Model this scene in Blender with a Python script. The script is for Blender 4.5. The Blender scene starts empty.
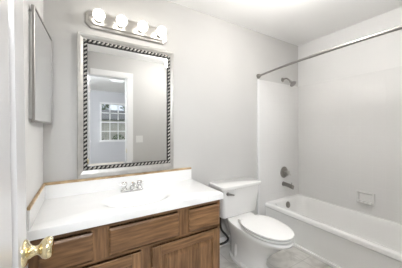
import bpy, bmesh, math, random
from mathutils import Vector, Matrix
PI = math.pi
random.seed(7)
S = bpy.context.scene
COL = S.collection

# ------------------------------------------------------------------ camera
CAM_Y, CAM_Z = -1.77, 1.25
cam = bpy.data.objects.new('camera', bpy.data.cameras.new('camera'))
COL.objects.link(cam)
cam.data.sensor_width = 36
cam.data.lens = 36 * 202.6 / 402
cam.data.shift_y = -4.1 / 402
cam.data.clip_start = 0.01
cam.location = (0, CAM_Y, CAM_Z)
cam.rotation_euler = (PI / 2, 0, -math.radians(31.04))
S.camera = cam

# ------------------------------------------------------------------ world, sun, exposure
W = bpy.data.worlds.new('world'); S.world = W
W.use_nodes = True
bg = W.node_tree.nodes['Background']
bg.inputs[0].default_value = (0.80, 0.90, 1.0, 1)
bg.inputs[1].default_value = 0.5
sun = bpy.data.objects.new('sun', bpy.data.lights.new('sun', 'SUN'))
COL.objects.link(sun)
sun.data.energy = 0.7
sun.data.angle = 0.02
sun.data.color = (1.0, 0.95, 0.86)
sun.rotation_euler = (math.radians(-42), 0, math.radians(25))
S.view_settings.view_transform = 'Standard'
S.view_settings.look = 'None'
S.view_settings.gamma = 1
S.view_settings.use_curve_mapping = False
S.view_settings.exposure = 1.40
BULB = 3.3          # radiance of the four globes over the mirror
BATH_FILL = 42.0          # radiance of the unseen fill globe added in the bathroom
BEDROOM_FILL = 80.0  # radiance of the added bedroom globe, fill through the doorway

# ------------------------------------------------------------------ materials
def mat(name, col, rough=0.5, metal=0.0, spec=0.5, coat=0.0):
    m = bpy.data.materials.new(name); m.use_nodes = True
    b = m.node_tree.nodes['Principled BSDF']
    b.inputs['Base Color'].default_value = (*col, 1)
    b.inputs['Roughness'].default_value = rough
    b.inputs['Metallic'].default_value = metal
    b.inputs['Specular IOR Level'].default_value = spec
    b.inputs['Coat Weight'].default_value = coat
    return m
def nt(m):
    return m.node_tree.nodes, m.node_tree.links, m.node_tree.nodes['Principled BSDF']
def noisy(m, c0, c1, scale=6, detail=4, bump=0.0, bscale=200, stretch=(1, 1, 1), dist=0.0):
    n, l, b = nt(m)
    tc = n.new('ShaderNodeTexCoord'); mp = n.new('ShaderNodeMapping')
    mp.inputs['Scale'].default_value = stretch
    l.new(tc.outputs['Object'], mp.inputs['Vector'])
    t = n.new('ShaderNodeTexNoise'); t.inputs['Scale'].default_value = scale
    t.inputs['Detail'].default_value = detail; t.inputs['Distortion'].default_value = dist
    l.new(mp.outputs[0], t.inputs['Vector'])
    r = n.new('ShaderNodeValToRGB')
    r.color_ramp.elements[0].color = (*c0, 1); r.color_ramp.elements[1].color = (*c1, 1)
    r.color_ramp.elements[0].position = 0.32; r.color_ramp.elements[1].position = 0.68
    l.new(t.outputs['Fac'], r.inputs[0]); l.new(r.outputs[0], b.inputs['Base Color'])
    if bump:
        t2 = n.new('ShaderNodeTexNoise'); t2.inputs['Scale'].default_value = bscale
        l.new(tc.outputs['Object'], t2.inputs['Vector'])
        bp = n.new('ShaderNodeBump'); bp.inputs['Strength'].default_value = bump; bp.inputs['Distance'].default_value = 0.002
        l.new(t2.outputs['Fac'], bp.inputs['Height']); l.new(bp.outputs[0], b.inputs['Normal'])
    return m
def oak(name, axis):
    m = mat(name, (0.25, 0.13, 0.06), 0.42)
    n, l, b = nt(m)
    tc = n.new('ShaderNodeTexCoord'); mp = n.new('ShaderNodeMapping')
    sc = [6.5, 6.5, 6.5]; sc[axis] = 0.55
    mp.inputs['Scale'].default_value = sc
    l.new(tc.outputs['Object'], mp.inputs['Vector'])
    t = n.new('ShaderNodeTexNoise'); t.inputs['Scale'].default_value = 1.3; t.inputs['Detail'].default_value = 3; t.inputs['Distortion'].default_value = 0.6
    l.new(mp.outputs[0], t.inputs['Vector'])
    ml = n.new('ShaderNodeMath'); ml.operation = 'MULTIPLY'; ml.inputs[1].default_value = 9.0
    l.new(t.outputs['Fac'], ml.inputs[0])
    sn = n.new('ShaderNodeMath'); sn.operation = 'SINE'; l.new(ml.outputs[0], sn.inputs[0])
    fine = n.new('ShaderNodeTexNoise'); fine.inputs['Scale'].default_value = 11; fine.inputs['Detail'].default_value = 5
    l.new(mp.outputs[0], fine.inputs['Vector'])
    ad = n.new('ShaderNodeMath'); ad.operation = 'MULTIPLY_ADD'; ad.inputs[1].default_value = 0.16
    l.new(sn.outputs[0], ad.inputs[0]); l.new(fine.outputs['Fac'], ad.inputs[2])
    r = n.new('ShaderNodeValToRGB')
    e = r.color_ramp.elements
    e[0].position = 0.25; e[0].color = (0.130, 0.064, 0.027, 1)
    e[1].position = 0.75; e[1].color = (0.36, 0.200, 0.092, 1)
    k = e.new(0.5); k.color = (0.245, 0.130, 0.057, 1)
    l.new(ad.outputs[0], r.inputs[0]); l.new(r.outputs[0], b.inputs['Base Color'])
    bp = n.new('ShaderNodeBump'); bp.inputs['Strength'].default_value = 0.15; bp.inputs['Distance'].default_value = 0.001
    l.new(fine.outputs['Fac'], bp.inputs['Height']); l.new(bp.outputs[0], b.inputs['Normal'])
    return m
def tile(name, axis):
    """glossy white wall tile, square pattern in relief; axis = horizontal axis of the wall"""
    m = mat(name, (0.735, 0.728, 0.717), 0.13)
    n, l, b = nt(m)
    tc = n.new('ShaderNodeTexCoord'); sp = n.new('ShaderNodeSeparateXYZ'); cb = n.new('ShaderNodeCombineXYZ')
    l.new(tc.outputs['Object'], sp.inputs[0])
    l.new(sp.outputs[axis], cb.inputs[0]); l.new(sp.outputs[2], cb.inputs[1])
    br = n.new('ShaderNodeTexBrick'); br.offset = 0.0
    br.inputs['Scale'].default_value = 1.0; br.inputs['Brick Width'].default_value = 0.108; br.inputs['Row Height'].default_value = 0.108
    br.inputs['Mortar Size'].default_value = 0.0022; br.inputs['Mortar Smooth'].default_value = 0.8
    l.new(cb.outputs[0], br.inputs['Vector'])
    iv = n.new('ShaderNodeMath'); iv.operation = 'SUBTRACT'; iv.inputs[0].default_value = 1.0
    l.new(br.outputs['Fac'], iv.inputs[1])
    nz = n.new('ShaderNodeTexNoise'); nz.inputs['Scale'].default_value = 7; l.new(tc.outputs['Object'], nz.inputs['Vector'])
    ad = n.new('ShaderNodeMath'); ad.operation = 'MULTIPLY_ADD'; ad.inputs[1].default_value = 0.8
    l.new(nz.outputs['Fac'], ad.inputs[0]); l.new(iv.outputs[0], ad.inputs[2])
    bp = n.new('ShaderNodeBump'); bp.inputs['Strength'].default_value = 0.45; bp.inputs['Distance'].default_value = 0.002
    l.new(ad.outputs[0], bp.inputs['Height']); l.new(bp.outputs[0], b.inputs['Normal'])
    return m
def glow(name, col, strength):
    m = mat(name, col); b = m.node_tree.nodes['Principled BSDF']
    b.inputs['Emission Color'].default_value = (*col, 1); b.inputs['Emission Strength'].default_value = strength
    return m

M = {}
M['wall'] = noisy(mat('shaded_wall_paint', (.6, .6, .6), 0.6), (0.525, 0.519, 0.507), (0.54, 0.534, 0.522), 3, 2, 0.06, 160)  # same paint as the side walls, darkened where less light falls
M['wall_lit'] = noisy(mat('lit_wall_paint', (.7, .7, .7), 0.6), (0.725, 0.72, 0.71), (0.745, 0.74, 0.73), 3, 2, 0.06, 160)  # lighter copy of the wall paint, for side walls that catch more light
M['ceil'] = noisy(mat('white_ceiling_paint', (.8, .8, .8), 0.7), (0.895, 0.89, 0.88), (0.905, 0.90, 0.89), 3, 2, 0.08, 120)
M['trim'] = mat('white_gloss_trim_paint', (0.80, 0.80, 0.80), 0.25)
M['doorpaint'] = mat('white_gloss_door_paint', (0.70, 0.70, 0.715), 0.22)
M['tile_x'] = tile('white_wall_tile', 0)
M['tile_y'] = tile('white_wall_tile_side', 1)
M['china'] = mat('white_vitreous_china', (0.80, 0.795, 0.78), 0.12, coat=0.3)
M['seat'] = mat('white_seat_plastic', (0.82, 0.815, 0.80), 0.22)
M['tub'] = mat('white_tub_enamel', (0.85, 0.845, 0.83), 0.16, coat=0.2)
M['marble'] = noisy(mat('white_cultured_marble', (.85, .85, .85), 0.18, coat=0.2), (0.86, 0.86, 0.855), (0.89, 0.89, 0.885), 4, 4, dist=1.5)
M['oak_x'] = oak('oak_grain_along', 0)
M['oak_z'] = oak('oak_grain_upright', 2)
M['strip'] = noisy(mat('brown_wood_strip', (.4, .26, .13), 0.5), (0.30, 0.19, 0.09), (0.60, 0.44, 0.26), 5, 5, stretch=(3, 3, 8))
M['dark'] = mat('dark_recess', (0.03, 0.02, 0.015), 0.8)
M['steelpaint'] = mat('grey_painted_steel', (0.46, 0.46, 0.455), 0.45)
M['chrome'] = mat('polished_chrome', (0.78, 0.78, 0.78), 0.09, 1.0)
M['nickel'] = mat('brushed_nickel', (0.56, 0.54, 0.51), 0.28, 1.0)
M['rod'] = mat('worn_chrome_rod', (0.36, 0.348, 0.335), 0.36, 1.0)
M['pewter'] = mat('dull_pewter', (0.30, 0.285, 0.265), 0.3, 1.0)
M['brass'] = mat('polished_pale_brass', (0.86, 0.74, 0.47), 0.10, 1.0)
M['silverframe'] = noisy(mat('champagne_silver_frame', (.6, .58, .54), 0.38, 0.75), (0.43, 0.418, 0.395), (0.51, 0.497, 0.47), 20, 3)
M['ropesilver'] = mat('antique_silver_beads', (0.50, 0.485, 0.46), 0.28, 0.9)
M['ropedark'] = mat('blackened_groove', (0.012, 0.011, 0.010), 0.5)
M['mirror'] = mat('mirror_glass', (0.93, 0.94, 0.94), 0.0, 1.0)
M['bulb'] = glow('lit_white_globe', (1.0, 0.955, 0.88), BULB)
M['dome'] = glow('bath_fill_glow', (1.0, 0.975, 0.94), BATH_FILL)
M['bed_fill'] = glow('bedroom_fill_glow', (0.92, 0.96, 1.0), BEDROOM_FILL)
M['rubber'] = mat('black_hose_rubber', (0.012, 0.012, 0.012), 0.45)
M['plastic'] = mat('white_switch_plastic', (0.70, 0.70, 0.68), 0.35)
M['ceramic'] = mat('white_soap_dish_ceramic', (0.70, 0.695, 0.68), 0.18)
M['bwall'] = mat('bedroom_daylight_tinted_paint', (0.56, 0.565, 0.585), 0.65)  # blue cast of the daylight mixed into the wall colour
M['carpet'] = noisy(mat('beige_carpet', (.5, .45, .4), 0.95), (0.42, 0.38, 0.33), (0.55, 0.50, 0.44), 90, 3, 0.5, 300)
M['grass'] = noisy(mat('lawn_green', (.1, .2, .05), 0.9), (0.06, 0.12, 0.03), (0.14, 0.22, 0.07), 8)
M['leaf'] = noisy(mat('leaf_green', (.05, .1, .03), 0.6), (0.02, 0.045, 0.012), (0.09, 0.15, 0.04), 5)
M['bark'] = noisy(mat('bark_brown', (.1, .07, .05), 0.9), (0.06, 0.045, 0.03), (0.14, 0.10, 0.07), 12)
M['fence'] = noisy(mat('pale_fence_boards', (.6, .58, .52), 0.7), (0.32, 0.31, 0.275), (0.42, 0.405, 0.37), 4)
M['roof'] = noisy(mat('grey_shingle_roof', (.2, .2, .2), 0.9), (0.09, 0.092, 0.095), (0.16, 0.16, 0.163), 14)
M['siding'] = mat('pale_siding', (0.55, 0.53, 0.49), 0.7)
# floor: pale grey-beige stone-look vinyl squares
m = mat('stone_look_vinyl', (.5, .48, .44), 0.35); n, l, b = nt(m)
tc = n.new('ShaderNodeTexCoord')
t = n.new('ShaderNodeTexNoise'); t.inputs['Scale'].default_value = 5; t.inputs['Detail'].default_value = 7; t.inputs['Distortion'].default_value = 1.6
l.new(tc.outputs['Object'], t.inputs['Vector'])
r = n.new('ShaderNodeValToRGB'); e = r.color_ramp.elements
e[0].position = .34; e[0].color = (0.42, 0.405, 0.375, 1); e[1].position = .62; e[1].color = (0.60, 0.585, 0.55, 1)
l.new(t.outputs['Fac'], r.inputs[0])
br = n.new('ShaderNodeTexBrick'); br.offset = 0; br.inputs['Scale'].default_value = 1
br.inputs['Brick Width'].default_value = .305; br.inputs['Row Height'].default_value = .305; br.inputs['Mortar Size'].default_value = .003
br.inputs['Mortar'].default_value = (0.42, 0.405, 0.38, 1)
l.new(tc.outputs['Object'], br.inputs['Vector']); l.new(r.outputs[0], br.inputs['Color1']); l.new(r.outputs[0], br.inputs['Color2'])
l.new(br.outputs['Color'], b.inputs['Base Color'])
M['floor'] = m
# window pane glass
m = bpy.data.materials.new('window_glass'); m.use_nodes = True; n = m.node_tree.nodes; l = m.node_tree.links
for x in list(n): n.remove(x)
o = n.new('ShaderNodeOutputMaterial'); mx = n.new('ShaderNodeMixShader'); tr = n.new('ShaderNodeBsdfTransparent'); gl = n.new('ShaderNodeBsdfGlossy')
gl.inputs['Roughness'].default_value = 0.02; mx.inputs[0].default_value = 0.06
l.new(tr.outputs[0], mx.inputs[1]); l.new(gl.outputs[0], mx.inputs[2]); l.new(mx.outputs[0], o.inputs[0])
M['pane'] = m

# ------------------------------------------------------------------ mesh helpers
ORG = {}
def link(name, bm, material, parent=None, org=None, smooth=False, wn=False):
    """one bmesh in world coordinates -> one mesh object"""
    if org is None: org = ORG[parent.name] if parent else (0, 0, 0)
    bmesh.ops.recalc_face_normals(bm, faces=bm.faces)
    bmesh.ops.translate(bm, verts=bm.verts, vec=-Vector(org))
    me = bpy.data.meshes.new(name); bm.to_mesh(me); bm.free()
    mats = material if isinstance(material, (list, tuple)) else [material]
    for x in mats: me.materials.append(x)
    o = bpy.data.objects.new(name, me); COL.objects.link(o)
    if parent: o.parent = parent
    else: o.location = org
    ORG[o.name] = tuple(org)
    if smooth:
        for p in me.polygons: p.use_smooth = True
        me.set_sharp_from_angle(angle=math.radians(38))
    return o
def tag(o, label=None, cat=None, group=None, kind=None):
    for k, v in (('label', label), ('category', cat), ('group', group), ('kind', kind)):
        if v: o[k] = v
    return o
def thing(name, loc, label, cat, group=None):
    o = bpy.data.objects.new(name, None); COL.objects.link(o); o.location = loc
    o.empty_display_size = 0.05
    ORG[o.name] = tuple(loc)
    return tag(o, label, cat, group)
def struct(name, bm, material, parent=None, smooth=False):
    o = link(name, bm, material, parent, smooth=smooth)
    if not parent: o['kind'] = 'structure'
    return o
def BM(): return bmesh.new()
def box(bm, a, b, bev=0.0, seg=2, mi=0):
    x0, x1 = sorted((a[0], b[0])); y0, y1 = sorted((a[1], b[1])); z0, z1 = sorted((a[2], b[2]))
    t = bmesh.new()
    vs = [t.verts.new(p) for p in ((x0,y0,z0),(x1,y0,z0),(x1,y1,z0),(x0,y1,z0),(x0,y0,z1),(x1,y0,z1),(x1,y1,z1),(x0,y1,z1))]
    for f in ((0,3,2,1),(4,5,6,7),(0,1,5,4),(1,2,6,5),(2,3,7,6),(3,0,4,7)): t.faces.new([vs[i] for i in f])
    if bev: bmesh.ops.bevel(t, geom=list(t.edges), offset=bev, segments=seg, profile=0.5, affect='EDGES')
    for f in t.faces: f.material_index = mi
    merge(bm, t); return bm
def merge(bm, t, M4=None):
    if M4 is not None: bmesh.ops.transform(t, matrix=M4, verts=t.verts)
    mp = {v: bm.verts.new(v.co) for v in t.verts}
    for f in t.faces:
        try:
            g = bm.faces.new([mp[v] for v in f.verts]); g.material_index = f.material_index
        except ValueError: pass
    t.free()
def loft(bm, loops, cap0=True, cap1=True, close=False):
    R = [[bm.verts.new(p) for p in L] for L in loops]
    n = len(R[0])
    seq = list(zip(R, R[1:])) + ([(R[-1], R[0])] if close else [])
    for A, B in seq:
        for i in range(n): bm.faces.new((A[i], A[(i+1) % n], B[(i+1) % n], B[i]))
    if not close:
        if cap0: bm.faces.new(list(reversed(R[0])))
        if cap1: bm.faces.new(R[-1])
    return bm
def lathe(bm, prof, org, axis, n=24, cap0=True, cap1=True):
    """prof = (radius, distance along axis)"""
    ax = Vector(axis).normalized(); q = Vector((0,0,1)).rotation_difference(ax); o = Vector(org)
    L = []
    for r, h in prof:
        L.append([o + q @ Vector((r*math.cos(2*PI*i/n), r*math.sin(2*PI*i/n), h)) for i in range(n)])
    return loft(bm, L, cap0, cap1)
def tube(bm, pts, rad, n=12):
    pts = [Vector(p) for p in pts]
    rr = rad if isinstance(rad, (list, tuple)) else [rad]*len(pts)
    L = []; up = Vector((0,0,1)); pn = None
    for i, p in enumerate(pts):
        d = (pts[min(i+1, len(pts)-1)] - pts[max(i-1, 0)]).normalized()
        if pn is None:
            pn = d.cross(up) if abs(d.dot(up)) < .95 else d.cross(Vector((1,0,0)))
        pn = (pn - d*pn.dot(d)).normalized(); bn = d.cross(pn)
        L.append([p + (pn*math.cos(2*PI*k/n) + bn*math.sin(2*PI*k/n))*rr[i] for k in range(n)])
    return loft(bm, L)
def spline(P, k=8):
    P = [Vector(p) for p in P]; Q = [2*P[0]-P[1]] + P + [2*P[-1]-P[-2]]; out = []
    for i in range(1, len(Q)-2):
        a, b, c, d = Q[i-1:i+3]
        for s in range(k):
            t = s/k
            out.append(0.5*((2*b)+(c-a)*t+(2*a-5*b+4*c-d)*t*t+(3*b-a-3*c+d)*t**3))
    out.append(P[-1]); return out
def rrect(x0, x1, y0, y1, r, z, k=6):
    out = []
    for cx, cy, a0 in ((x1-r, y1-r, 0), (x0+r, y1-r, PI/2), (x0+r, y0+r, PI), (x1-r, y0+r, 1.5*PI)):
        for i in range(k+1):
            a = a0 + PI/2*i/k
            out.append((cx+r*math.cos(a), cy+r*math.sin(a), z))
    return out

# ------------------------------------------------------------------ setting
XL, XR = -0.213, 2.687          # side walls
YD, YD2 = -1.76, -1.88          # inner and outer face of the doorway wall
ZC = 2.45
BX0, BX1, BY = -1.6, 2.9, -5.2  # bedroom
DX0, DX1, DZ = -0.158, 0.693, 2.115
TILE_X, TILE_Z = 1.884, 1.868

struct('floor', box(BM(), (XL-.1, YD2+.06, -.1), (XR+.1, .1, 0)), M['floor'])
struct('ceiling', box(BM(), (XL-.1, YD2+.06, ZC), (XR+.1, .1, ZC+.1)), M['ceil'])
struct('wall_back', box(BM(), (XL-.1, 0, 0), (XR+.1, .1, ZC)), M['wall'])
struct('wall_left', box(BM(), (XL-.1, YD2+.06, 0), (XL, 0, ZC)), M['wall_lit'])
struct('wall_right', box(BM(), (XR, YD2+.06, 0), (XR+.1, 0, ZC)), M['wall_lit'])
b = BM()
box(b, (BX0, YD2, 0), (DX0, YD, ZC)); box(b, (DX1, YD2, 0), (BX1, YD, ZC)); box(b, (DX0, YD2, DZ), (DX1, YD, ZC))
struct('wall_front', b, M['wall'])
struct('wall_tub_end', box(BM(), (1.80, YD, 0), (XR, -1.56, ZC)), M['wall'])
# tile on the walls round the tub
b = BM(); box(b, (TILE_X, -.012, 0), (XR, 0, TILE_Z), .002, 1)
struct('wall_back_tile', b, M['tile_x'])
b = BM(); box(b, (XR-.012, -1.56, 0), (XR, -.012, TILE_Z), .002, 1)
struct('wall_right_tile', b, M['tile_y'])
b = BM(); box(b, (1.884, -1.56, 0), (XR-.012, -1.548, TILE_Z), .002, 1)
struct('wall_tub_end_tile', b, M['tile_x'])
b = BM(); box(b, (TILE_X-.020, -.020, 0.085), (TILE_X+.006, 0, TILE_Z), .004)
struct('trim_1', b, M['trim'])
# baseboard with quarter round on the back wall between vanity and tub
b = BM(); box(b, (.945, -.013, 0), (1.985, 0, .085), .004); box(b, (.945, -.032, 0), (1.985, -.0125, .02), .008, 3)
struct('baseboard_back', b, M['trim'])
b = BM(); box(b, (.80, YD, 0), (1.798, YD+.013, .085), .004)
struct('baseboard_front', b, M['trim'])
# doorway jambs, stop and casing on both sides
b = BM()
box(b, (DX0-.001, YD2-.002, 0), (DX0+.016, YD+.002, DZ)); box(b, (DX1-.016, YD2-.002, 0), (DX1+.001, YD+.002, DZ)); box(b, (DX0, YD2-.002, DZ-.016), (DX1, YD+.002, DZ+.001))
box(b, (DX1-.028, YD2+.03, 0), (DX1-.016, YD2+.065, DZ-.016))
for y0, y1 in ((YD, YD+.016), (YD2-.016, YD2)):
    box(b, (DX1-.008, y0, 0), (DX1+.082, y1, DZ-.0085), .004)
    box(b, (DX0+.010, y0, DZ-.008), (DX1+.082, y1, DZ+.075), .004)
box(b, (DX0-.07, YD2-.016, 0), (DX0+.009, YD2, DZ+.075), .004)
t1 = struct('trim_2', b, M['trim'])
b = BM(); box(b, (DX1-.020, YD2+.075, .87), (DX1-.015, YD-.012, .935), .001, 1)
link('strike_plate', b, M['brass'], t1)

# bedroom seen in the mirror
struct('floor_bedroom', box(BM(), (BX0-.1, BY-.14, -.1), (BX1+.1, YD2+.06, 0)), M['carpet'])
struct('ceiling_bedroom', box(BM(), (BX0-.1, BY-.14, ZC), (BX1+.1, YD2+.06, ZC+.1)), M['ceil'])
struct('wall_bedroom_left', box(BM(), (BX0-.1, BY-.12, 0), (BX0, YD2, ZC)), M['bwall'])
struct('wall_bedroom_right', box(BM(), (BX1, BY-.12, 0), (BX1+.1, YD2, ZC)), M['bwall'])
WINS = [(0.56, 1.36), (-0.53, 0.27)]; WZ0, WZ1 = 0.90, 2.09
b = BM()
for x0, x1 in ((BX0, -.53), (.27, .56), (1.36, BX1)): box(b, (x0, BY-.12, 0), (x1, BY, ZC))
for x0, x1 in WINS: box(b, (x0, BY-.12, 0), (x1, BY, WZ0)); box(b, (x0, BY-.12, WZ1), (x1, BY, ZC))
struct('wall_bedroom_window', b, M['bwall'])
b = BM(); box(b, (BX0, BY, 0), (BX1, BY+.014, .09), .004)
struct('baseboard_bedroom', b, M['trim'])
for i, (x0, x1) in enumerate(WINS):
    b = BM(); w = .035
    for a, c in (((x0-.02, BY-.10, WZ0), (x0+w, BY+.012, WZ1)), ((x1-w, BY-.10, WZ0), (x1+.02, BY+.012, WZ1)), ((x0-.02, BY-.10, WZ1-w), (x1+.02, BY+.012, WZ1+.02)), ((x0-.035, BY-.10, WZ0-.03), (x1+.035, BY+.03, WZ0+w))):
        box(b, a, c, .004, 1)
    zm = (WZ0+WZ1)/2
    box(b, (x0, BY-.08, zm-.022), (x1, BY-.03, zm+.022))
    for k in (1, 2): xx = x0+w+(x1-x0-2*w)*k/3; box(b, (xx-.013, BY-.066, WZ0), (xx+.013, BY-.044, WZ1))
    for z in ((WZ0+zm)/2+.01, (WZ1+zm)/2-.01): box(b, (x0, BY-.066, z-.013), (x1, BY-.044, z+.013))
    wo = struct('window_%d' % (i+1), b, M['trim'])
    link('glass_pane', box(BM(), (x0+.01, BY-.058, WZ0+.01), (x1-.01, BY-.052, WZ1-.01)), M['pane'], wo)

# the open entry door, swung against the left wall
DF, DB, DYF, DYH = -.142, -.177, -.930, -1.757    # face, back, free edge, hinge edge
def door_panels():
    b = BM()
    st, ms = .110, .10
    ym = (DYF+DYH)/2
    cols = ((DYF-st, ym+ms/2), (ym-ms/2, DYH+st))
    rows = ((.24, .60), (.74, 1.70), (1.80, 1.97))
    box(b, (DB, DYF-st, 0.012), (DF, DYF, 2.10), .002, 1); box(b, (DB, DYH, 0.012), (DF, DYH+st, 2.10), .002, 1)
    box(b, (DB, ym-ms/2, .24), (DF, ym+ms/2, 1.97))
    for z0, z1 in ((.012, .24), (.60, .74), (1.70, 1.80), (1.97, 2.10)): box(b, (DB, DYH+st, z0), (DF, DYF-st, z1))
    for y1, y0 in cols:
        for z0, z1 in rows:
            for f, s in ((DF, -1), (DB, 1)):
                d = [(0, 0), (.012, .010), (.020, .010), (.042, .003)]
                L = [[(f+s*dd, y0+k, z0+k), (f+s*dd, y1-k, z0+k), (f+s*dd, y1-k, z1-k), (f+s*dd, y0+k, z1-k)] for k, dd in d]
                loft(b, L, False, True)
    return b
dr = struct('door_1', door_panels(), M['doorpaint'])
KY, KZ = -.972, .878
K = 1.12
b = BM(); lathe(b, [(r*K, h*K) for r, h in [(.034, 0), (.034, .003), (.031, .007), (.022, .011), (.0155, .017), (.0125, .024)]], (DF, KY, KZ), (1, 0, 0), 32)
link('rosette', b, M['brass'], dr, smooth=True)
b = BM(); lathe(b, [(r*K, h*K) for r, h in [(.0125, .020), (.0125, .030), (.016, .034), (.0245, .040), (.0285, .047), (.0292, .054), (.027, .060), (.022, .0635), (.019, .0635), (.012, .0618), (.004, .0612)]], (DF, KY, KZ), (1, 0, 0), 32)
link('door_knob', b, M['brass'], dr, smooth=True)
b = BM(); box(b, (DB+.006, DYF-.001, KZ-.028), (DF-.006, DYF+.0015, KZ+.028))
link('latch_plate', b, M['brass'], dr)
for z in (.25, 1.05, 1.86):
    b = BM(); lathe(b, [(.007, 0), (.007, .09)], (DF+.004, DYH+.004, z-.045), (0, 0, 1), 10)
    link('hinge', b, M['brass'], dr, smooth=True)
dr.matrix_world = Matrix.Translation((DF, 0, .88)) @ Matrix.Rotation(math.radians(-0.75), 4, 'Y') @ Matrix.Translation((-DF, 0, -.88))   # hangs slightly out of plumb

# ------------------------------------------------------------------ vanity cabinet
VX0, VX1, VF = XL+.002, .935, -.498
va = thing('vanity_cabinet', ((VX0+VX1)/2, -.25, 0), 'stained oak bathroom vanity cabinet beneath the white countertop, beside the toilet', 'cabinet')
ZT = .722
b = BM()
T_ = .016
for a, c in (((VX0, VF+.02, .10), (VX1, -.004, .118)), ((VX0, VF+.02, .118), (VX0+T_, -.004, ZT-.001)), ((VX1-T_, VF+.02, .118), (VX1, -.004, ZT-.001)), ((VX0+T_, -.012, .118), (VX1-T_, -.004, ZT-.001)), ((VX0, VF+.075, 0), (VX1, -.004, .10))): box(b, a, c)
link('carcass', b, M['oak_z'], va)
b = BM()
for x0, x1, z0, z1 in ((VX0, VX1, .694, ZT-.002), (VX0, VX1, .507, .522), (VX0, VX1, .10, .135)): box(b, (x0, VF, z0), (x1, VF+.02, z1))
link('face_frame_rail', b, M['oak_x'], va)
b = BM()
for x0, x1, z0, z1 in ((VX0, -.165, .135, .694), (.057, .152, .522, .694), (.577, .668, .522, .694), (.327, .402, .135, .507), (.915, VX1, .135, .694)): box(b, (x0, VF, z0), (x1, VF+.02, z1))
link('face_frame_stile', b, M['oak_z'], va)
FF = VF-.018
def front(x0, x1, z0, z1):
    b = BM(); k = .010
    L = [[(a, y, c) for a, c in ((x0+i, z0+i), (x1-i, z0+i), (x1-i, z1-i), (x0+i, z1-i))] for y, i in ((VF-.0005, 0), (VF-.011, 0), (FF, k))]
    loft(b, L); return b
for x0, x1 in ((-.172, .065), (.146, .583), (.662, .922)):
    link('drawer_front', front(x0, x1, .531, .684), M['oak_x'], va)
for x0, x1, hx in ((-.172, .333, -.172), (.396, .922, .922)):
    z0, z1, s = .125, .501, .062
    b = BM(); box(b, (x0+.004, VF-.006, z0+.004), (x1-.004, VF-.0005, z1-.004))
    d = link('cabinet_door', b, M['oak_z'], va)
    for a in ((x0, x0+s), (x1-s, x1)):
        b = BM(); box(b, (a[0], FF, z0), (a[1], VF-.0062, z1), .0025, 1); link('door_stile', b, M['oak_z'], d)
    for a in ((z0, z0+s), (z1-s, z1)):
        b = BM(); box(b, (x0+s, FF, a[0]), (x1-s, VF-.0062, a[1]), .0025, 1); link('door_rail', b, M['oak_x'], d)
    b = BM()
    L = [[(a, y, c) for a, c in ((x0+s+i, z0+s+i), (x1-s-i, z0+s+i), (x1-s-i, z1-s-i), (x0+s+i, z1-s-i))] for y, i in ((VF-.0062, 0), (VF-.0075, 0), (VF-.0075, .006), (FF+.003, .040))]
    loft(b, L); link('raised_panel', b, M['oak_z'], d)

# ------------------------------------------------------------------ countertop with moulded basin
CX0, CX1, CY0, CY1, CZ = XL+.0005, .949, -.527, -.001, .770
ct = thing('vanity_countertop', ((CX0+CX1)/2, -.26, ZT), 'glossy white moulded vanity top with basin and backsplash on the oak cabinet', 'countertop')
BCX, BCY, BA, BB = .36, -.310, .220, .140
N = 72
def rect_ring(x0, x1, y0, y1, z):
    base = []
    for i in range(N):
        a = 2*PI*i/N; dx, dy = math.cos(a), math.sin(a)
        t = min(((x1-BCX)/dx if dx > 1e-9 else (x0-BCX)/dx if dx < -1e-9 else 1e9), ((y1-BCY)/dy if dy > 1e-9 else (y0-BCY)/dy if dy < -1e-9 else 1e9))
        base.append([BCX+dx*t, BCY+dy*t, z])
    for cx, cy in ((x0, y0), (x1, y0), (x1, y1), (x0, y1)):
        a = math.atan2(cy-BCY, cx-BCX) % (2*PI); base[round(a/(2*PI)*N) % N] = [cx, cy, z]
    return base
def ell(f, z, dy=0): return [(BCX+BA*f*math.cos(2*PI*i/N), BCY+dy+BB*f*math.sin(2*PI*i/N), z) for i in range(N)]
b = BM()
loft(b, [ell(.12, CZ-.088), ell(.40, CZ-.084), ell(.62, CZ-.074), ell(.85, CZ-.056), ell(1.0, ZT), rect_ring(CX0, CX1, CY0, CY1, ZT), rect_ring(CX0, CX1, CY0, CY1, CZ-.010), rect_ring(CX0, CX1-.002, CY0+.003, CY1, CZ-.003), rect_ring(CX0, CX1-.008, CY0+.010, CY1, CZ),
         ell(1.16, CZ), ell(1.10, CZ-.0008), ell(1.04, CZ-.0035), ell(.98, CZ-.009), ell(.92, CZ-.018), ell(.84, CZ-.032), ell(.72, CZ-.050), ell(.55, CZ-.066), ell(.35, CZ-.075), ell(.12, CZ-.079)], True, True)
link('basin_slab', b, M['marble'], ct, smooth=True)
b = BM(); box(b, (CX0, -.021, CZ-.001), (CX1-.005, -.001, .866), .002, 1); link('backsplash', b, M['marble'], ct)
b = BM(); box(b, (CX0, CY0+.004, CZ-.001), (CX0+.012, -.0215, .866), .002, 1); link('side_splash', b, M['marble'], ct)
b = BM(); box(b, (CX0, -.024, .866), (CX1-.005, -.001, .883), .003, 1)
tag(link('wood_strip', b, M['strip'], ct), 'thin brown wood strip along the top of the backsplash')
b = BM(); box(b, (CX0, CY0+.004, .866), (CX0+.014, -.0245, .883), .003, 1)
tag(link('wood_strip', b, M['strip'], ct), 'thin brown wood strip along the left wall')
b = BM(); lathe(b, [(.024, 0), (.024, .003), (.018, .005), (.010, .004)], (BCX, BCY, CZ-.079), (0, 0, 1), 24)
link('drain', b, M['chrome'], ct, smooth=True)

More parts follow.
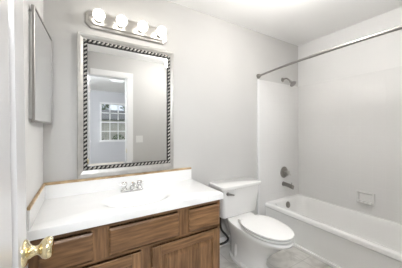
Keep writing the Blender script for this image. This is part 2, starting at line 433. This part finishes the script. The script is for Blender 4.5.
# ------------------------------------------------------------------ faucet
FX, FY = .360, -.112
fa = thing('basin_faucet', (FX, FY, CZ), 'chrome two-handle centreset faucet on the white vanity top below the mirror', 'faucet')
b = BM(); r = .028
loft(b, [rrect(FX-.086-k, FX+.086+k, FY-r-k, FY+r+k, r+k-.001, CZ+z, 8) for k, z in ((0, 0), (0, .010), (-.003, .014), (-.010, .018))])
link('base_plate', b, M['chrome'], fa, smooth=True)
for s in (-1, 1):
    b = BM(); hx = FX+s*.058
    lathe(b, [(.021, 0), (.021, .008), (.015, .014), (.013, .020), (.0125, .024), (.019, .028), (.0215, .034), (.0215, .050), (.019, .055), (.010, .0565)], (hx, FY, CZ+.016), (0, 0, 1), 16)
    tube(b, [(hx, FY, CZ+.060), (hx+s*.012, FY-.004, CZ+.061), (hx+s*.040, FY-.012, CZ+.063)], [.007, .0065, .0055], 10)
    link('tap_handle', b, M['chrome'], fa, smooth=True)
b = BM()
tube(b, spline([(FX, FY+.002, CZ+.014), (FX, FY, CZ+.035), (FX, FY-.016, CZ+.055), (FX, FY-.055, CZ+.063), (FX, FY-.095, CZ+.054), (FX, FY-.108, CZ+.040)], 5),
     [.019]*4+[.018]*4+[.016]*5+[.0135]*5+[.012]*5+[.011]*3, 14)
lathe(b, [(.0028, 0), (.0028, .028), (.006, .030), (.006, .037), (.003, .040)], (FX, FY+.021, CZ+.016), (0, 0, 1), 10)
link('spout', b, M['chrome'], fa, smooth=True)

# ------------------------------------------------------------------ framed mirror
MX0, MX1, MZ0, MZ1 = -.013, .754, .886, 1.974
RX0, RX1, RZ0, RZ1 = .027, .722, .945, 1.936
mi = thing('wall_mirror', ((MX0+MX1)/2, -.01, MZ0), 'large framed wall mirror with beaded silver inner border above the vanity', 'mirror')
def frame_ring(b, prof):
    """prof: list of (inset fraction 0..1 from outer to rope edge, extra inset, y)"""
    L = []
    for f, k, y in prof:
        x0 = MX0+(RX0-MX0)*f+k; x1 = MX1+(RX1-MX1)*f-k; z0 = MZ0+(RZ0-MZ0)*f+k; z1 = MZ1+(RZ1-MZ1)*f-k
        L.append([(x0, y, z0), (x1, y, z0), (x1, y, z1), (x0, y, z1)])
    return loft(b, L, close=True)
b = BM(); frame_ring(b, [(0, 0, -.001), (0, 0, -.026), (.08, 0, -.030), (.55, 0, -.0265), (.92, 0, -.021), (1, 0, -.0205), (1, .004, -.020), (1, .004, -.001)])
link('frame', b, M['silverframe'], mi)
b = BM(); frame_ring(b, [(1, .0005, -.005), (1, .0005, -.0205), (1, .026, -.0195), (1, .026, -.005)])
rp = link('rope_groove', b, M['ropedark'], mi)
b = BM(); cu = bmesh.new(); bmesh.ops.create_uvsphere(cu, u_segments=8, v_segments=6, radius=1)
me_b = bpy.data.meshes.new('tmp'); cu.to_mesh(me_b); cu.free()
def bead(x, z, ang):
    t = bmesh.new(); t.from_mesh(me_b)
    merge(b, t, Matrix.Translation((x, -.0200, z)) @ Matrix.Rotation(ang, 4, 'Y') @ Matrix.Diagonal((.0155, .0065, .0062, 1)))
rw = .013
nx = round((RX1-RX0-.02)/.031); nz = round((RZ1-RZ0-.02)/.031)
for i in range(nx+1):
    x = RX0+rw+(RX1-RX0-2*rw)*i/nx
    bead(x, RZ0+rw, -.75); bead(x, RZ1-rw, -.75)
for i in range(1, nz):
    z = RZ0+rw+(RZ1-RZ0-2*rw)*i/nz
    bead(RX0+rw, z, -.75); bead(RX1-rw, z, -.75)
bpy.data.meshes.remove(me_b)
tag(link('rope_bead_border', b, M['ropesilver'], mi, smooth=True), 'twisted silver bead border on a black groove')
gx0, gx1, gz0, gz1 = RX0+.026, RX1-.026, RZ0+.026, RZ1-.026
b = BM()
loft(b, [[(gx0+k, y, gz0+k), (gx1-k, y, gz0+k), (gx1-k, y, gz1-k), (gx0+k, y, gz1-k)] for k, y in ((-.003, -.004), (-.003, -.0095), (.020, -.0115))], True, True)
link('bevelled_glass', b, M['mirror'], mi)

# ------------------------------------------------------------------ vanity light bar
LX0, LX1, LZ = .040, .694, 2.097
vl = thing('vanity_light', ((LX0+LX1)/2, -.01, LZ), 'brushed nickel bathroom light bar with lit globe bulbs above the mirror', 'light fixture')
def octo(k, y):
    h = .068-k; c = .034; x0, x1 = LX0+k, LX1-k
    P = [(x0, -h+c), (x0+c, -h), (x1-c, -h), (x1, -h+c), (x1, h-c), (x1-c, h), (x0+c, h), (x0, h-c)]
    return [(x, y, LZ+z) for x, z in P]
b = BM(); loft(b, [octo(0, -.001), octo(0, -.014), octo(.006, -.020), octo(.018, -.0225), octo(.022, -.030), octo(.028, -.033)])
link('back_plate', b, M['nickel'], vl)
GX = [.126, .285, .447, .608]
for x in GX:
    b = BM(); lathe(b, [(.030, .031), (.030, .036), (.026, .040), (.024, .058), (.022, .064), (.014, .065)], (x, 0, LZ), (0, -1, 0), 24)
    link('socket_cup', b, M['nickel'], vl, smooth=True)
    b = BM(); t = bmesh.new(); bmesh.ops.create_uvsphere(t, u_segments=28, v_segments=18, radius=.0405)
    merge(b, t, Matrix.Translation((x, -.102, LZ)))
    tag(link('globe_bulb', b, M['bulb'], vl, smooth=True), 'round white lit bulb')

# ------------------------------------------------------------------ medicine cabinet
mc = thing('medicine_cabinet', (XL, -.26, 1.30), 'shallow white medicine cabinet with mirrored door ajar on the left wall', 'cabinet')
b = BM(); box(b, (XL+.0005, -.478, 1.306), (XL+.012, -.060, 1.835), .002, 1)
link('cabinet_box', b, M['steelpaint'], mc)
hp, fp = Vector((-.196, -.476, 0)), Vector((-.166, -.032, 0))
dd = (fp-hp).normalized(); nn = Vector((dd.y, -dd.x, 0)); Ld = (fp-hp).length
MW = Matrix(((dd.x, nn.x, 0, hp.x), (dd.y, nn.y, 0, hp.y), (0, 0, 1, 0), (0, 0, 0, 1)))
z0, z1, w = 1.289, 1.875, .011
b = BM(); t = bmesh.new()
for a, c in (((0, -.008, z0), (w, .006, z1)), ((Ld-w, -.008, z0), (Ld, .006, z1)), ((w, -.008, z0), (Ld-w, .006, z0+w)), ((w, -.008, z1-w), (Ld-w, .006, z1))): box(t, a, c, .0015, 1)
merge(b, t, MW); df = link('door_frame', b, M['rod'], mc)
b = BM(); t = bmesh.new(); box(t, (w-.002, -.006, z0+w-.002), (Ld-w+.002, .003, z1-w+.002)); merge(b, t, MW)
link('mirror_panel', b, M['mirror'], df)
for z in (1.40, 1.72):
    b = BM(); lathe(b, [(.004, 0), (.004, .04)], (hp.x-.006, hp.y+.006, z), (0, 0, 1), 8); link('hinge', b, M['nickel'], mc, smooth=True)

# ------------------------------------------------------------------ toilet
TX = 1.410; BXC = -.036
to = thing('toilet', (TX, -.45, 0), 'white two-piece toilet with closed lid between the vanity and the bathtub', 'toilet')
def tring(w, y0, y1, r, z): return rrect(TX-w, TX+w, y0, y1, r, z, 6)
b = BM()
loft(b, [tring(.212, -.205, -.030, .03, .385), tring(.222, -.214, -.024, .035, .392), tring(.230, -.222, -.022, .035, .45), tring(.244, -.236, -.018, .035, .60), tring(.248, -.240, -.017, .035, .666)])
link('tank', b, M['china'], to, smooth=True)
b = BM()
loft(b, [tring(.254, -.246, -.014, .035, .666), tring(.262, -.258, -.008, .035, .672), tring(.266, -.264, -.008, .037, .690), tring(.264, -.262, -.009, .037, .704), tring(.254, -.253, -.016, .034, .710)])
link('tank_lid', b, M['china'], to, smooth=True)
b = BM(); lathe(b, [(.017, 0), (.017, .008), (.012, .013), (.010, .020)], (TX-.190, -.237, .636), (0, -1, 0), 14)
tube(b, [(TX-.205, -.258, .638), (TX-.180, -.260, .635), (TX-.155, -.263, .628), (TX-.130, -.263, .620)], [.010, .010, .008, .007], 10)
tag(link('flush_lever', b, M['rod'], to, smooth=True), 'chrome flush lever')
NE = 48
def egg(w, yb, yf, z, ym=None, p=2.4, cx=0):
    """closed outline: half width w, from yb (back, blunt) to yf (front, round)"""
    if ym is None: ym = yb+(yf-yb)*.42
    out = []
    for i in range(NE):
        a = 2*PI*i/NE; c, s = math.cos(a), math.sin(a)
        if s > 0:      # back
            x = w*math.copysign(abs(c)**(2/p), c); y = ym+(yb-ym)*abs(s)**(2/p)
        else:
            x = w*math.copysign(abs(c)**(2/2.05), c); y = ym+(yf-ym)*abs(s)**(2/2.05)
        out.append((TX+BXC+cx+x, y, z))
    return out
b = BM()
loft(b, [egg(.118, -.13, -.58, 0, -.36), egg(.118, -.13, -.58, .018, -.36), egg(.100, -.14, -.565, .030, -.36), egg(.092, -.14, -.555, .09, -.36),
         egg(.098, -.14, -.58, .15, -.38), egg(.116, -.13, -.63, .21, -.40), egg(.142, -.12, -.70, .275, -.43), egg(.162, -.115, -.755, .325, -.46),
         egg(.170, -.115, -.800, .350, -.49), egg(.174, -.115, -.810, .368, -.50), egg(.170, -.118, -.806, .380, -.50), egg(.150, -.14, -.780, .384, -.50)])
bo = link('bowl', b, M['china'], to, smooth=True)
b = BM()   # shelf under the tank
loft(b, [rrect(TX-w_, TX+w_, y0_, y1_, .03, z_, 6) for w_, y0_, y1_, z_ in ((.075, -.24, -.06, .20), (.105, -.26, -.045, .30), (.135, -.28, -.035, .36), (.140, -.285, -.032, .378), (.136, -.281, -.036, .385))])
link('tank_shelf', b, M['china'], bo, smooth=True)
for s in (-1, 1):   # trapway bulge on each side of the foot and the bolt caps
    b = BM(); sx = TX+BXC+s*.052
    tube(b, spline([(sx, -.50, .15), (sx+s*.010, -.42, .215), (sx+s*.012, -.34, .215), (sx+s*.010, -.285, .15), (sx+s*.008, -.275, .08), (sx+s*.008, -.275, .01)], 5), [.030]*5+[.036]*5+[.040]*5+[.040]*5+[.040]*5+[.042], 12)
    link('trapway', b, M['china'], bo, smooth=True)
    b = BM(); lathe(b, [(.017, 0), (.017, .010), (.013, .018), (.006, .022)], (TX+BXC+s*.098, -.36, .014), (0, 0, 1), 14)
    link('bolt_cap', b, M['seat'], to, smooth=True)
def slab(z0, z1, w, yb, yf, dome=0, e=.0025):
    b = BM()
    L = [egg(w-e, yb-e*.8, yf+e, z0, -.54), egg(w, yb, yf, z0+e, -.54), egg(w, yb, yf, z1-e, -.54), egg(w-e, yb-e, yf+e, z1, -.54)]
    if dome: L += [egg(w*.8, yb-.03, yf+.05, z1+dome*.6, -.54), egg(w*.4, yb-.09, yf+.16, z1+dome, -.54)]
    loft(b, L); return b
link('seat', slab(.3935, .4065, .173, -.345, -.806), M['seat'], to, smooth=True)
link('seat_lid', slab(.4165, .4300, .174, -.340, -.809, .005), M['seat'], to, smooth=True)
for s in (-1, 1):
    b = BM(); box(b, (TX+BXC+s*.075-.022, -.347, .383), (TX+BXC+s*.075+.022, -.312, .418), .006, 2)
    link('seat_hinge', b, M['seat'], to)

# water supply to the tank
sv = thing('water_supply_hose', (1.16, -.03, .15), 'black braided water hose from wall stop valve to the toilet tank', 'hose')
b = BM(); tube(b, spline([(1.225, -.115, .384), (1.225, -.112, .33), (1.245, -.105, .235), (1.315, -.10, .150), (1.335, -.10, .105), (1.29, -.095, .080), (1.21, -.09, .085), (1.16, -.075, .125)], 6), .0115, 10)
link('hose', b, M['rubber'], sv, smooth=True)
b = BM(); lathe(b, [(.026, 0), (.024, .004), (.008, .007), (.008, .075)], (1.16, -.0005, .15), (0, -1, 0), 16)
lathe(b, [(.013, 0), (.013, .035)], (1.16, -.075, .125), (0, 0, 1), 12)
lathe(b, [(.008, 0), (.020, .002), (.020, .010), (.008, .012)], (1.16, -.080, .145), (0, -1, 0), 12)
tag(link('stop_valve', b, M['chrome'], sv, smooth=True), 'chrome stop valve')

# ------------------------------------------------------------------ bathtub
BX0_, BX1_, BY0_, BY1_, BZ = 1.986, 2.674, -1.547, -.013, .342
tb = thing('bathtub', (2.33, -.78, 0), 'white alcove bathtub along the right tiled wall', 'bathtub')
def tr(dxl, dxr, dyf, dyb, r, z): return rrect(BX0_+dxl, BX1_-dxr, BY0_+dyf, BY1_-dyb, r, z, 8)
b = BM()
loft(b, [tr(.012, 0, 0, 0, .006, 0), tr(.012, 0, 0, 0, .006, .290), tr(0, 0, 0, 0, .006, .302), tr(0, 0, 0, 0, .008, BZ-.012), tr(.004, 0, 0, 0, .010, BZ-.004), tr(.012, 0, 0, 0, .012, BZ),
         tr(.058, .032, .075, .045, .10, BZ), tr(.068, .040, .086, .054, .10, BZ-.004), tr(.075, .046, .095, .061, .10, BZ-.014), tr(.085, .056, .12, .068, .11, BZ-.06),
         tr(.105, .075, .22, .085, .12, .14), tr(.125, .095, .27, .105, .12, .10), tr(.165, .135, .32, .15, .10, .085)], True, True)
link('tub_shell', b, M['tub'], tb, smooth=True)
b = BM(); box(b, (BX0_-.014, BY0_, 0), (BX0_+.012, BY1_, .030), .006, 3)
link('apron_base_lip', b, M['tub'], tb)
b = BM(); lathe(b, [(.040, -.012), (.040, .004), (.034, .009), (.012, .010)], (2.345, -.0835, .272), (0, -1, .25), 24)
lathe(b, [(.005, 0), (.005, .006)], (2.345, -.092, .285), (0, -1, 0), 8)
tag(link('overflow_plate', b, M['pewter'], tb, smooth=True), 'round dull metal overflow plate')
b = BM(); lathe(b, [(.030, 0), (.030, .003), (.022, .005)], (2.345, -.26, .085), (0, 0, 1), 20)
link('tub_drain', b, M['chrome'], tb, smooth=True)

# ------------------------------------------------------------------ tub and shower fittings
TW = -.0122
vv = thing('shower_valve', (2.360, TW, .682), 'round brushed metal shower valve above the tub spout', 'valve')
b = BM(); lathe(b, [(.076, 0), (.076, .003), (.070, .010), (.040, .018), (.030, .020)], (2.360, TW, .682), (0, -1, 0), 36)
link('escutcheon', b, M['pewter'], vv, smooth=True)
b = BM(); lathe(b, [(.024, .018), (.024, .040), (.032, .046), (.034, .060), (.030, .072), (.014, .076)], (2.360, TW, .682), (0, -1, 0), 20)
tube(b, [(2.360, TW-.060, .682), (2.382, TW-.064, .668), (2.407, TW-.066, .652)], [.010, .009, .007], 10)
tag(link('valve_handle', b, M['nickel'], vv, smooth=True), 'bright metal handle knob')
sp = thing('tub_spout', (2.345, TW, .53), 'metal tub filler spout on the tiled wall above the bathtub', 'spout')
b = BM(); lathe(b, [(.030, 0), (.030, .008), (.026, .014), (.026, .04)], (2.345, TW, .53), (0, -1, 0), 20)
L = []
for i in range(8):
    t = i/7; yy = TW-.03-.115*t; h = .025-.003*t; dz = -.010*t*t
    L.append([(2.345+.024*math.cos(2*PI*k/16)*(1-.1*t), yy, .53+dz+h*math.sin(2*PI*k/16)*(1 if math.sin(2*PI*k/16) > 0 else 1+.55*t)) for k in range(16)])
loft(b, L); link('spout_body', b, M['pewter'], sp, smooth=True)
b = BM(); lathe(b, [(.004, 0), (.004, .016), (.008, .018), (.008, .024)], (2.345, TW-.125, .545), (0, 0, 1), 10)
link('diverter_pin', b, M['pewter'], sp, smooth=True)
sh = thing('shower_fixture', (2.345, -.0005, 1.922), 'small metal shower head on an arm from the wall above the tub', 'shower head')
b = BM(); lathe(b, [(.031, 0), (.030, .004), (.022, .012), (.011, .014)], (2.345, -.0005, 1.922), (0, -1, 0), 24)
link('flange', b, M['pewter'], sh, smooth=True)
b = BM(); tube(b, spline([(2.345, -.005, 1.922), (2.348, -.055, 1.930), (2.352, -.085, 1.912), (2.356, -.112, 1.880)], 6), .0095, 12)
link('arm', b, M['pewter'], sh, smooth=True)
b = BM(); lathe(b, [(.012, -.006), (.017, .004), (.019, .012), (.016, .020), (.022, .026), (.040, .044), (.043, .056), (.038, .064), (.012, .066)], (2.355, -.110, 1.881), (0.05, -.70, -.70), 24)
link('spray_head', b, M['rod'], sh, smooth=True)
sd = thing('soap_dish', (XR-.012, -.805, .44), 'white ceramic soap dish set into the right tiled wall above the tub', 'soap dish')
b = BM(); xs = XR-.0122; ya, yb_ = -.885, -.722; za, zb = .442, .575
def yz(k, x): return [(x, ya+k, za+k), (x, yb_-k, za+k), (x, yb_-k, zb-k), (x, ya+k, zb-k)]
loft(b, [yz(0, xs), yz(0, xs-.012), yz(.004, xs-.016), yz(.014, xs-.016), yz(.020, xs-.006), yz(.026, xs-.003)], True, True)
link('surround', b, M['ceramic'], sd)
b = BM()
loft(b, [[(xs-.003, y, z) for y, z in ((ya+.012, za+.012), (yb_-.012, za+.012), (yb_-.012, za+.030), (ya+.012, za+.030))], [(xs-.050, y, z) for y, z in ((ya+.018, za+.012), (yb_-.018, za+.012), (yb_-.018, za+.034), (ya+.018, za+.034))], [(xs-.056, y, z) for y, z in ((ya+.022, za+.016), (yb_-.022, za+.016), (yb_-.022, za+.034), (ya+.022, za+.034))]])
link('soap_tray', b, M['ceramic'], sd)
rd = thing('shower_curtain_rod', (1.884, -.0, 1.908), 'bare chrome shower curtain rod spanning the tub alcove', 'curtain rod')
def rodx(y): t = -y/1.56; return 1.884-.06*4*t*(1-t)
def rodz(y): return 1.908-.0237*y
b = BM(); tube(b, [(rodx(-y), -y, rodz(-y)) for y in [.002+.7*i/10 for i in range(11)]], .0122, 14)
link('rod_tube', b, M['rod'], rd, smooth=True)
b = BM(); tube(b, [(rodx(-y), -y, rodz(-y)) for y in [.68+.878*i/12 for i in range(13)]], .0142, 14)
link('rod_tube', b, M['rod'], rd, smooth=True)
for y, d in ((-.0005, -1), (-1.5595, 1)):
    b = BM(); lathe(b, [(.030, 0), (.030, .010), (.026, .020), (.018, .034), (.016, .036)], (1.884, y, rodz(y)), (0, d, 0), 20)
    if d < 0: link('end_cap', b, M['pewter'], rd, smooth=True)
    else: link('end_cap', b, M['pewter'], rd, smooth=True)

# ------------------------------------------------------------------ light switch on the doorway wall (seen in the mirror)
ls = thing('light_switch', (.882, YD, 1.094), 'white double light switch plate on the doorway wall, reflected in the mirror', 'light switch')
b = BM(); box(b, (.882-.058, YD+.0003, 1.094-.058), (.882+.058, YD+.006, 1.094+.058), .003, 2); link('cover_plate', b, M['plastic'], ls)
for s in (-1, 1):
    b = BM(); box(b, (.882+s*.023-.005, YD+.006, 1.084), (.882+s*.023+.005, YD+.016, 1.106), .002, 1); link('toggle', b, M['plastic'], ls)

# ------------------------------------------------------------------ added fill lamps, out of view
def fill_lamp(loc, label, material, r):
    g = thing('fill_light', loc, label, 'fill light')
    b = BM(); lathe(b, [(.07, 0), (.07, .012), (.05, .025), (.012, .028), (.012, .10), (.045, .105), (.045, .13)], loc, (0, 0, -1), 24); link('canopy', b, M['nickel'], g, smooth=True)
    b = BM(); t = bmesh.new(); bmesh.ops.create_uvsphere(t, u_segments=28, v_segments=18, radius=r); merge(b, t, Matrix.Translation((loc[0], loc[1], loc[2]-.118-r))); link('fill_globe', b, material, g, smooth=True)
fill_lamp((1.30, -.95, ZC-.0005), 'added white globe fill lamp below the bathroom ceiling, out of view', M['dome'], .085)
fill_lamp((-.12, -2.55, ZC-.0005), 'added white globe fill lamp below the bedroom ceiling, out of view', M['bed_fill'], .12)
cv = thing('ceiling_vent', (.79, -3.55, ZC), 'white louvred air vent in the bedroom ceiling, reflected in the mirror', 'vent')
b = BM()
for a, c in (((.62, -3.64), (.96, -3.615)), ((.62, -3.485), (.96, -3.46)), ((.62, -3.615), (.645, -3.485)), ((.935, -3.615), (.96, -3.485))): box(b, (a[0], a[1], ZC-.022), (c[0], c[1], ZC-.0005), .002, 1)
link('vent_frame', b, M['plastic'], cv)
b = BM(); box(b, (.645, -3.615, ZC-.003), (.935, -3.485, ZC-.0008)); link('vent_opening', b, M['dark'], cv)
b = BM()
for i in range(5): y = -3.610+.026*i; loft(b, [[(x, y, ZC-.013), (x, y+.007, ZC-.004), (x, y+.0085, ZC-.005), (x, y+.0015, ZC-.014)] for x in (.645, .935)])
link('louvre_set', b, M['plastic'], cv)

# ------------------------------------------------------------------ outside the bedroom window
struct('ground_lawn', box(BM(), (-14, -40, -.35), (16, BY-.14, -.15)), M['grass'])
fe = thing('board_fence', (1, -10, -.15), 'pale board fence in the yard seen through the bedroom window in the mirror', 'fence')
b = BM(); x = -8.0
while x < 10: box(b, (x, -10.02, -.149), (x+.145, -10, 1.60)); x += .155
link('fence_boards', b, M['fence'], fe)
b = BM()
for z in (.3, 1.0, 1.60): box(b, (-8, -9.998, z), (10, -9.955, z+.09))
link('fence_rail', b, M['fence'], fe)
ho = thing('neighbour_house', (1, -15, -.15), 'pale house with grey shingle roof behind the fence outside the window', 'house')
link('house_wall', box(BM(), (-8, -18, -.149), (10, -14, 2.0)), M['siding'], ho)
b = BM(); loft(b, [[(x, -13.5, 1.95), (x, -13.5, 2.03), (x, -16, 2.85), (x, -18.5, 2.03), (x, -18.5, 1.95)] for x in (-8.4, 10.4)]); link('roof', b, M['roof'], ho)
def leaves(b, c, rad, n, sz):
    for i in range(n):
        d = Vector((random.gauss(0, 1), random.gauss(0, 1), random.gauss(0, 1))).normalized()*random.random()**.4
        p = Vector(c)+Vector((d.x*rad[0], d.y*rad[1], d.z*rad[2]))
        u = Vector((random.uniform(-1, 1), random.uniform(-1, 1), random.uniform(-1, 1))).normalized(); v = u.orthogonal().normalized()
        s = sz*random.uniform(.6, 1.3)
        b.faces.new([b.verts.new(q) for q in (p-u*s, p+v*s*.45, p+u*s, p-v*s*.45)])
for x, h, r_, lab in ((.85, .95, .42, 'dark rounded shrub against the fence at the window centre'), (1.75, 1.15, .5, 'tall dark shrub at the right of the yard fence'), (-.05, .8, .4, 'low dark shrub at the left of the yard fence')):
    s = thing('garden_shrub', (x, -9.3, -.15), lab, 'shrub', 'shrubs along the yard fence')
    b = BM(); leaves(b, (x, -9.3, h*.5-.05), (r_*.8, r_*.6, h*.5-.06), 420, .06); link('foliage', b, M['leaf'], s)
    b = BM()
    for k in range(4): tube(b, [(x, -9.3, -.149), (x+.1*math.cos(k*1.6), -9.3+.1*math.sin(k*1.6), .15), (x+.25*math.cos(k*1.6), -9.3+.2*math.sin(k*1.6), h*.6)], [.015, .012, .006], 6)
    link('stem', b, M['bark'], s)
for x, r_, lab in ((-3.2, 1.7, 'leafy tree at the left behind the grey roof'), (1.2, 1.7, 'leafy tree in the middle behind the grey roof'), (5.4, 1.7, 'leafy tree at the right behind the grey roof')):
    s = thing('garden_tree', (x, -21, -.15), lab, 'tree', 'trees behind the grey roof')
    b = BM(); leaves(b, (x, -21, 4.1), (r_, r_, 1.7), 900, .20); link('foliage', b, M['leaf'], s)
    b = BM(); tube(b, [(x, -21, -.149), (x+.05, -21, 1.5), (x-.05, -21, 3), (x, -21, 4.4)], [.22, .17, .13, .06], 10); link('trunk', b, M['bark'], s)
